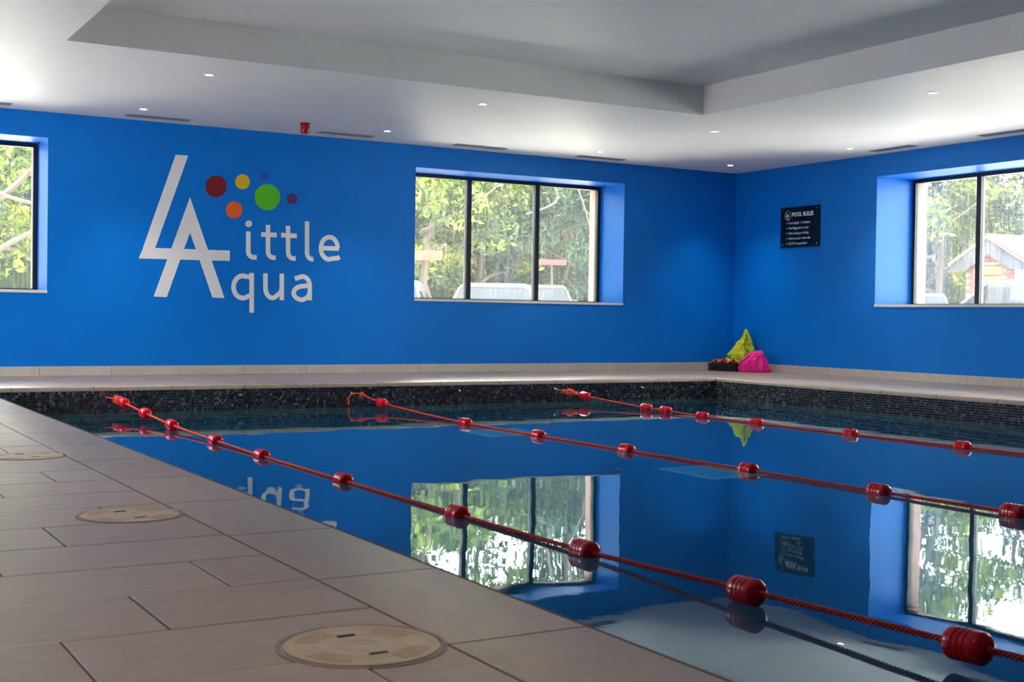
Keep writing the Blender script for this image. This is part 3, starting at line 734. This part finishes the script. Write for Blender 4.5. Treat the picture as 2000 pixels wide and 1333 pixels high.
def leaves(name, pts, size, m, seed):
    rng = np.random.default_rng(seed); n = len(pts)
    a = rng.normal(size=(n, 3)); a /= np.linalg.norm(a, axis=1)[:, None]; b = rng.normal(size=(n, 3)); b -= a*(a*b).sum(1)[:, None]; b /= np.linalg.norm(b, axis=1)[:, None]
    s = size*rng.uniform(.6, 1.3, (n, 1)); c = np.cross(a, b)
    V = np.stack([pts-a*s, pts+b*s*.42+c*s*.12, pts+a*s, pts-b*s*.42+c*s*.12], 1).reshape(-1, 3)
    me = bpy.data.meshes.new(name); me.vertices.add(4*n); me.vertices.foreach_set('co', V.ravel().astype(np.float32)); me.loops.add(4*n)
    me.loops.foreach_set('vertex_index', np.arange(4*n, dtype=np.int32)); me.polygons.add(n); me.polygons.foreach_set('loop_start', np.arange(0, 4*n, 4, dtype=np.int32)); me.polygons.foreach_set('loop_total', np.full(n, 4, dtype=np.int32))
    me.update(calc_edges=True); me.materials.append(m)
    cl = np.array([noise.noise(Vector(p)*1.1) for p in pts[::1]]) if n < 20000 else np.array([noise.noise(Vector(p)*1.1) for p in pts])
    sh = np.clip(.48+cl*.75+rng.normal(0, .16, n), 0, 1)
    at = me.attributes.new('shade', 'FLOAT', 'FACE'); at.data.foreach_set('value', sh.astype(np.float32)); return me
def crown_pts(n, H0, H1, R, seed, clumps=26):
    rng = np.random.default_rng(seed); P = []
    per = n//clumps
    for k in range(clumps):
        t = rng.uniform(0, 1); z = H0+(H1-H0)*t; rr = R*math.sqrt(max(.05, 1-abs(2*t-.9)**2.2))*rng.uniform(.35, .85); a = rng.uniform(0, 2*PI)
        c = np.array([rr*math.cos(a), rr*math.sin(a), z]); d = rng.normal(size=(per, 3)); d /= np.linalg.norm(d, axis=1)[:, None]
        P.append(c+d*(rng.uniform(.35, 1, (per, 1))**.5)*np.array([R*.36, R*.36, R*.27])*rng.uniform(.7, 1.25))
    return np.concatenate(P)
crowns = [leaves('foliage', crown_pts(9000, 1.5, 6.4, 2.1, 11), .085, M['leaf1'], 1),
          leaves('foliage', crown_pts(10000, 1.0, 5.8, 2.0, 12), .08, M['leaf2'], 2),
          leaves('foliage', crown_pts(8000, 1.8, 6.8, 2.3, 13), .09, M['leaf1'], 3)]
def limb(p0, p1, r0, r1, seed, bend=.25):
    rnd = random.Random(seed); p0, p1 = Vector(p0), Vector(p1); n = 12; L = (p1-p0).length; pts = []; off = Vector((rnd.uniform(-1, 1), rnd.uniform(-1, 1), rnd.uniform(-.2, 1)))*bend*L
    for i in range(n+1):
        t = i/n; pts.append(p0.lerp(p1, t)+off*math.sin(PI*t)*.5+Vector((rnd.uniform(-1, 1), rnd.uniform(-1, 1), rnd.uniform(-1, 1)))*.02*L)
    return MB().tube(pts, [r0+(r1-r0)*i/n for i in range(n+1)], 7)
tmesh = [limb((0, 0, 0), (.15, .1, 5.6), .11, .035, s, .12).mesh('trunk', M['bark'], 'full') for s in (1, 2)]
bm_ = []
for v in range(3):
    L = []
    for k in range(6):
        a = 2*PI*k/6+v; z = 1.5+.55*k; L.append(limb((0, 0, z), (math.cos(a)*1.9, math.sin(a)*1.9, z+random.uniform(-.3, 1.3)), .05, .012, 10*v+k, .35).mesh('branch', M['bark'], 'full'))
    bm_.append(L)
def tree(x, y, v, s, rz, lab, grp):
    t_ = thing('tree', lab, 'tree', (x, y, ZG), (0, 0, rz), grp); t_.scale = (s, s, s)
    link('trunk', tmesh[v % 2], t_); 
    for b in bm_[v]: link('branch', b, t_)
    tag(link('foliage', crowns[v], t_), kind='stuff')
G1 = 'trees beyond the back car park'; G2 = 'trees beyond the right car park'
for x, y, v, s, rz, lab in [
    (1.5, 19.6, 1, .95, .3, 'leafy tree with bare pale limbs outside the left window'),
    (.2, 22.5, 2, 1.0, 1.1, 'yellow green tree outside, hidden past the left frame edge'),
    (12.2, 24.9, 0, 1.0, 3.4, 'yellow green tree outside the left pane of the middle window'),
    (14.3, 26.2, 2, 1.05, 4.0, 'light green tree outside the centre pane of the middle window'),
    (16.3, 25.0, 1, 1.0, .7, 'dark green tree outside the right pane of the middle window'),
    (9.2, 25.5, 1, 1.05, 5.2, 'dark green tree outside, left of the middle window view'),
    (4.7, 24.4, 0, 1.0, 3.2, 'light green tree outside between the left and middle windows'),
    (19.4, 26.6, 0, 1.1, 1.7, 'yellow green tree outside behind the back corner of the room')]:
    tree(x, y, v, s, rz, lab, G1)
for x, y, v, s, rz, lab in [
    (26.0, 26.6, 1, 1.1, .4, 'dark blue green tree at the left of the right window'),
    (28.6, 25.2, 0, 1.15, 2.4, 'sunlit yellow green tree above the garage ridge, right window'),
    (31.5, 24.0, 1, 1.25, 1.2, 'tall dark tree right behind the tiled garage roof'),
    (30.8, 27.8, 2, 1.3, 3.3, 'light green tree farthest back in the right window'),
    (29.5, 17.5, 2, 1.1, 5.0, 'light green tree right of the garage, past the frame'),
    (28.5, 12.5, 1, 1.1, 2.9, 'dark green tree beyond the cars, past the right frame edge')]:
    tree(x, y, v, s, rz, lab, G2)
M['palebark'] = noisy('pale_bark', (.030, .024, .015), (.05, .04, .026), 14, rough=.9)
TR = [o for o in C.objects if o.name.split('.')[0] == 'tree']
def extra(t_, pts, r0, r1):
    inv = (Matrix.Translation(t_.location) @ Matrix.Rotation(t_.rotation_euler.z, 4, 'Z') @ Matrix.Diagonal((*t_.scale, 1))).inverted()
    P = interp(pts, .12); n = len(P); obj('bare_limb', MB().tube([inv @ p for p in P], [r0+(r1-r0)*i/(n-1) for i in range(n)], 7), M['palebark'], t_, 'full')
extra(TR[0], [(1.5, 19.6, .9), (2.3, 18.3, 1.75), (2.8, 17.9, 2.2), (3.3, 17.6, 2.75), (3.9, 17.4, 3.3)], .06, .03)
extra(TR[0], [(1.5, 19.6, 1.6), (2.3, 18.2, 2.35), (2.75, 17.9, 2.12), (3.1, 17.7, 2.02), (3.7, 17.5, 2.0)], .05, .02)
extra(TR[0], [(1.5, 19.6, .3), (2.3, 18.2, 1.1), (2.8, 17.9, 1.5), (3.3, 17.6, 1.78), (3.8, 17.5, 2.1)], .06, .025)
extra(TR[4], [(16.35, 25.1, 3.0), (14.4, 22.3, 4.6), (12.9, 20.2, 4.0), (12.45, 19.9, 3.2), (12.52, 19.8, 2.82), (12.35, 19.8, 2.66), (11.85, 19.8, 2.48)], .06, .016)
extra(TR[4], [(16.35, 25.1, 3.2), (14.8, 22.3, 4.8), (13.2, 20.2, 3.9), (12.95, 19.9, 3.2), (13.05, 19.8, 2.8), (13.2, 19.8, 2.4), (13.28, 19.8, 2.15)], .05, .014)
extra(TR[4], [(13.1, 19.85, 2.65), (13.28, 19.8, 2.5), (13.4, 19.8, 2.28)], .018, .008)
# clipped hedge behind the trees: leaves over a dark core
def hedge(name, lab, p0, p1, Ht, th, seed, n):
    p0, p1 = Vector(p0), Vector(p1); d = (p1-p0); L = d.length; d.normalize(); nn = Vector((-d.y, d.x)); rng = np.random.default_rng(seed)
    t_ = thing(name, lab, 'hedge', (p0.x, p0.y, ZG))
    k = int(L/1.0); mb = MB(); V = []
    for i in range(k+1):
        h = Ht*(1+.10*math.sin(i*1.3+seed)+.07*math.sin(i*2.9)); w_ = th*(.75+.15*math.sin(i*.9))
        for a in range(9):
            al_ = PI*a/8; V.append(tuple(Vector((*(d*(i*L/k)), 0))+Vector((*(nn*(w_*math.cos(al_))), (h-.3)*min(1, math.sin(al_)**.5)))))
    mb.v = V
    for i in range(k):
        for a in range(8): mb.f.append((i*9+a, i*9+a+1, i*9+a+10, i*9+a+9))
    obj('inner_growth', mb, M['core'], t_, 'full')
    s = rng.uniform(0, L, n); a = rng.uniform(0, PI, n); h = Ht*(1+.10*np.sin(s*k/L*1.3+seed)+.07*np.sin(s*k/L*2.9)); w_ = th*.9
    q = rng.uniform(.9, 1.12, n)
    off = w_*np.cos(a)*q; z = h*np.sqrt(np.sin(a))*q*rng.uniform(.9, 1.0, n)
    low = rng.uniform(0, 1, n) < .45; z = np.where(low, rng.uniform(0, 1, n)*h*.95, z); off = np.where(low, -w_*q*np.sqrt(np.clip(1-(z/h)**4, .02, 1)), off)
    P = np.stack([d.x*s+nn.x*off, d.y*s+nn.y*off, z], 1)
    tag(link('foliage', leaves('foliage', P, .085, M['leaf2'] if seed % 2 else M['leaf1'], seed), t_), kind='stuff')
hedge('hedge', 'tall dense green hedge behind the cars, middle window', (22.5, 28.5), (-6, 27.0), 4.7, 1.2, 21, 60000)
hedge('hedge', 'tall dense hedge behind the garage, right window', (34, 8), (34, 31), 4.9, 1.2, 24, 44000)

# cars
def car(lab, x, y, rz, col, kind='car', s=1.0):
    t_ = thing('car', lab, 'car', (x, y, ZG), (0, 0, rz)); t_.scale = (s, s, s)
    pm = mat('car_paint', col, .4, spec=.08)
    if kind == 'car':
        st = [(-2.05, .35, .62, .70), (-1.9, .22, .82, .84), (-1.2, .2, .92, .87), (0, .2, .95, .88), (1.2, .2, .92, .87), (1.85, .22, .78, .83), (2.1, .35, .6, .68)]
        cab = [(-1.75, .88, .70), (-1.15, 1.38, .60), (-.3, 1.47, .61), (.4, 1.42, .60), (1.25, .93, .68)]
    else:
        st = [(-2.2, .4, .9, .8), (-2.1, .3, 1.05, .92), (-1.2, .28, 1.1, .94), (0, .28, 1.1, .95), (1.2, .28, 1.06, .94), (2.1, .3, .98, .9), (2.25, .42, .8, .78)]
        cab = [(-2.1, 1.05, .82), (-1.95, 1.68, .72), (-.3, 1.74, .74), (.55, 1.70, .72), (1.25, 1.06, .82)]
    def loft(secs):
        mb = MB(); n = len(secs[0])
        for q in secs: mb.v += q
        for i in range(len(secs)-1):
            for j in range(n): mb.f.append((i*n+j, i*n+(j+1) % n, (i+1)*n+(j+1) % n, (i+1)*n+j))
        mb.f += [tuple(range(n-1, -1, -1)), tuple((len(secs)-1)*n+j for j in range(n))]; return mb
    def sec(xx, z0, z1, w_):
        return [(xx, -w_+.06, z0), (xx, -w_, z0+.12), (xx, -w_-.02, (z0+z1)/2), (xx, -w_+.05, z1-.06), (xx, -w_+.14, z1), (xx, w_-.14, z1), (xx, w_-.05, z1-.06), (xx, w_+.02, (z0+z1)/2), (xx, w_, z0+.12), (xx, w_-.06, z0)]
    obj('body', loft([sec(*q) for q in st]), pm, t_, True)
    zb = cab[0][1]-.03
    def csec(xx, z1, w_, ins=0): 
        wb = (.80 if kind == 'car' else .88)-ins
        k = min(1, max(0, (z1-zb)/.5)); wt_ = wb+(w_-wb)*k-ins
        return [(xx, -wb, zb), (xx, -wt_, z1-.05*k), (xx, -wt_+.08, z1), (xx, wt_-.08, z1), (xx, wt_, z1-.05*k), (xx, wb, zb)]
    obj('roof', loft([csec(*q) for q in cab[1:-1]]), pm, t_, True)
    for ends, nm in (((cab[0], cab[1]), 'rear_window'), ((cab[-1], cab[-2]), 'windscreen')):
        a, b = ends; g = MB(); off = .015*(1 if nm == 'windscreen' else -1)
        w0, w1 = (.74 if kind == 'car' else .80), b[2]-.06
        g.v = [(a[0]+off, -w0, a[1]), (a[0]+off, w0, a[1]), (b[0]+off, w1, b[1]-.02), (b[0]+off, -w1, b[1]-.02), (b[0], -w1, zb), (b[0], w1, zb)]
        g.f = [(0, 1, 2, 3), (0, 3, 4), (1, 5, 2), (3, 2, 5, 4), (0, 4, 5, 1)]; obj(nm, g, M['cglass'], t_)
        for sgn in (-1, 1):
            obj('pillar', MB().tube([(a[0], sgn*w0*1.03, a[1]-.02), (b[0], sgn*(w1+.03), b[1]-.03)], .035, 6), pm, t_, 'full')
    xs = [q[0] for q in cab[1:-1]]; cuts = [(xs[0]+.05, -.30), (-.22, xs[-1]-.02)]
    for sgn in (-1, 1):
        for c0, c1 in cuts:
            zt = min(cab[2][1], cab[3][1], cab[1][1])-.10; wb = .80 if kind == 'car' else .88; wt_ = cab[2][2]+.0
            yb = sgn*(wb+.004); f_ = (zt-zb)/.5; yt = sgn*(wb+(wt_-wb)*min(1, f_)+.012)
            g = MB(); g.v = [(c0, yb, zb+.04), (c1+.12, yb, zb+.04), (c1, yt, zt), (c0+.03, yt, zt), (c0, yb-sgn*.03, zb+.04), (c1+.12, yb-sgn*.03, zb+.04), (c1, yt-sgn*.03, zt), (c0+.03, yt-sgn*.03, zt)]
            g.f = [(0, 1, 2, 3), (7, 6, 5, 4), (0, 4, 5, 1), (1, 5, 6, 2), (2, 6, 7, 3), (3, 7, 4, 0)]; obj('side_window', g, M['cglass'], t_)
        m_ = MB().box(.75, sgn*.92-.08, zb+.02, .87, sgn*.92+.08, zb+.16); obj('wing_mirror', m_, pm, t_)
    wr = .31 if kind == 'car' else .36
    for wx in (-1.3, 1.32):
        for sgn in (-1, 1):
            wmb = MB().lathe([(0, -.1), (wr*.6, -.1), (wr*.62, -.11), (wr, -.09), (wr, .09), (wr*.62, .11), (0, .1)], 24, axis='y'); obj('wheel', wmb, M['tyre'], t_, True, loc=(wx, sgn*.78, wr))
    for sgn in (-1, 1): obj('headlight', MB().box(st[-1][0]-.16, sgn*.6-.14, .62, st[-1][0]-.01, sgn*.6+.14, .74), M['cglass'], t_)
    return t_
M['cglass'] = mat('car_glass', (.012, .015, .02), .3, spec=.1); M['tyre'] = mat('tyre', (.02, .02, .02), .8)
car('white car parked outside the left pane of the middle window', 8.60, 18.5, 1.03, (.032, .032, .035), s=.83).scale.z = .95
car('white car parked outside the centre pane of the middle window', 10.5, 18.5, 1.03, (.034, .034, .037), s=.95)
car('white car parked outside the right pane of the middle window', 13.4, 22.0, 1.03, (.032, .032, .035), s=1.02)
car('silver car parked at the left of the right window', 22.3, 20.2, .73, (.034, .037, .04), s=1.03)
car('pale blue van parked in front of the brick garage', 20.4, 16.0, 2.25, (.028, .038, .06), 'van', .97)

# brick garage with tiled roof: bricks and roof tiles are parts of their own where seen
gr = thing('garage', 'small red brick garage with clay tile roof outside right window', 'garage', (24.0, 19.6, ZG))
AP, EV, HW, OV, GL = 2.62-ZG, 2.02-ZG, .66, 1.05, 4.2     # ridge, eaves, half width of brick, half width of roof, length
slope = (AP-EV)/OV
M['gbrick'] = noisy('red_brick', (.075, .012, .009), (.11, .024, .016), 3, rough=.9); M['mortar'] = mat('mortar', (.14, .115, .10), .95)
M['rtile'] = noisy('clay_tile', (.075, .034, .026), (.11, .055, .043), 4, rough=.8); M['verge'] = mat('verge_mortar', (.13, .095, .08), .9)
M['fascia'] = noisy('weathered_dark_boarding', (.010, .013, .022), (.022, .026, .038), 8, rough=.8, sx=(1, 1, .2)); M['door'] = noisy('orange_timber', (.13, .045, .018), (.17, .06, .026), 6, rough=.6)
zt = AP-.16
wallb = MB().prism([(-HW, 0), (HW, 0), (HW, EV+.12), (0, zt), (-HW, EV+.12)], lambda a, z: (0, a, z), lambda a, z: (GL, a, z)); obj('wall', wallb, M['mortar'], gr)
bricks = MB().box(-.012, -.105, 0, .02, .105, .062).mesh('brick', M['gbrick']); half = MB().box(-.012, -.05, 0, .02, .05, .062).mesh('brick', M['gbrick'])
cnt = 0
for r in range(int((zt-1.05)/.075)):
    z = 1.05+r*.075; lim = HW if z < EV else HW*(zt-z-.06)/(zt-EV)*1.0
    a = -HW+.11+(0 if r % 2 else .11)
    if r % 2 == 0 and lim > HW-.02: link('brick', half, gr, (0, -HW+.052, z)); 
    while a < HW-.04:
        door = z < EV-.02 and -.36 < a < .36
        if abs(a)+.09 < lim+.02 and not door: link('brick', bricks, gr, (0, a, z)); cnt += 1
        a += .22
# side facing the car park
bs_ = MB().box(-.105, -.02, 0, .105, .012, .062).mesh('brick', M['gbrick'])
obj('door', MB().box(-.035, -.36, 0, .015, .36, EV-.04), M['door'], gr)
for k in range(4): obj('door_rail', MB().box(-.042, -.36, EV-.08-.22*k, -.03, .36, EV-.06-.22*k), M['slot'], gr)
for sgn in (-1, 1):
    # weathered boarding under the verge
    pts = [(0, AP-.05), (sgn*OV, EV-.05), (sgn*OV, EV-.20), (sgn*HW*.9, EV-.16), (0, AP-.42)]
    mb = MB().prism(pts, lambda a, z: (-.10, a, z), lambda a, z: (-.06, a, z)); obj('barge_board', mb, M['fascia'], gr)
    mb = MB().prism([(0, AP-.05), (sgn*OV, EV-.05), (sgn*OV, EV), (0, AP)], lambda a, z: (-.14, a, z), lambda a, z: (GL+.1, a, z)); obj('roof_deck', mb, M['verge'], gr)
    rows = 8
    tl = MB().box(-.13, 0, 0, .13, .165, .018).mesh('roof_tile', M['rtile'])
    ang = math.atan(slope)
    for r in range(rows):
        for c in range(int(GL/.27)):
            if sgn == 1 and c > 3: continue
            s = (OV/math.cos(ang)-.02)*(r+1)/rows; yy = sgn*s*math.cos(ang); zz = AP-s*math.sin(ang)+.012
            o = link('roof_tile', tl, gr, (-.02+c*.27, yy, zz)); o.rotation_euler = (ang+.06, 0, 0) if sgn < 0 else (-ang-.06, 0, 0)
            if sgn > 0: o.location.y -= .16*math.cos(ang); o.location.z += .16*math.sin(ang)
for c in range(int(GL/.3)+1): link('ridge_tile', cache.setdefault('ridge', MB().lathe([(.075, -.145), (.08, -.14), (.08, .14), (.075, .145)], 12, axis='x').mesh('ridge_tile', M['rtile'], True)), gr, (-.0+c*.3, 0, AP-.02))
M['dpost'] = mat('dark_post', (.02, .018, .012), .9)  # added boards on added posts, imitating coloured reflections in the window glass
for lab, x, y, z, hw, hh, col in (('orange board standing in for a glass reflection, behind the left white car', 11.45, 23.0, 2.06, .33, .10, (.05, .018, .004)), ('red strip board standing in for a glass reflection, behind the right white car', 14.8, 23.6, 2.05, .31, .06, (.05, .006, .005))):
    bd = thing('reflection_board', lab, 'board', (x, y, ZG), (0, 0, -.5))
    obj('board', MB().box(-hw, -.015, z-hh, hw, .015, z+hh), mat('board_'+lab.split()[0], col, .7), bd); obj('post', MB().box(-.025, .015, 0, .025, .06, z+hh), M['dpost'], bd)
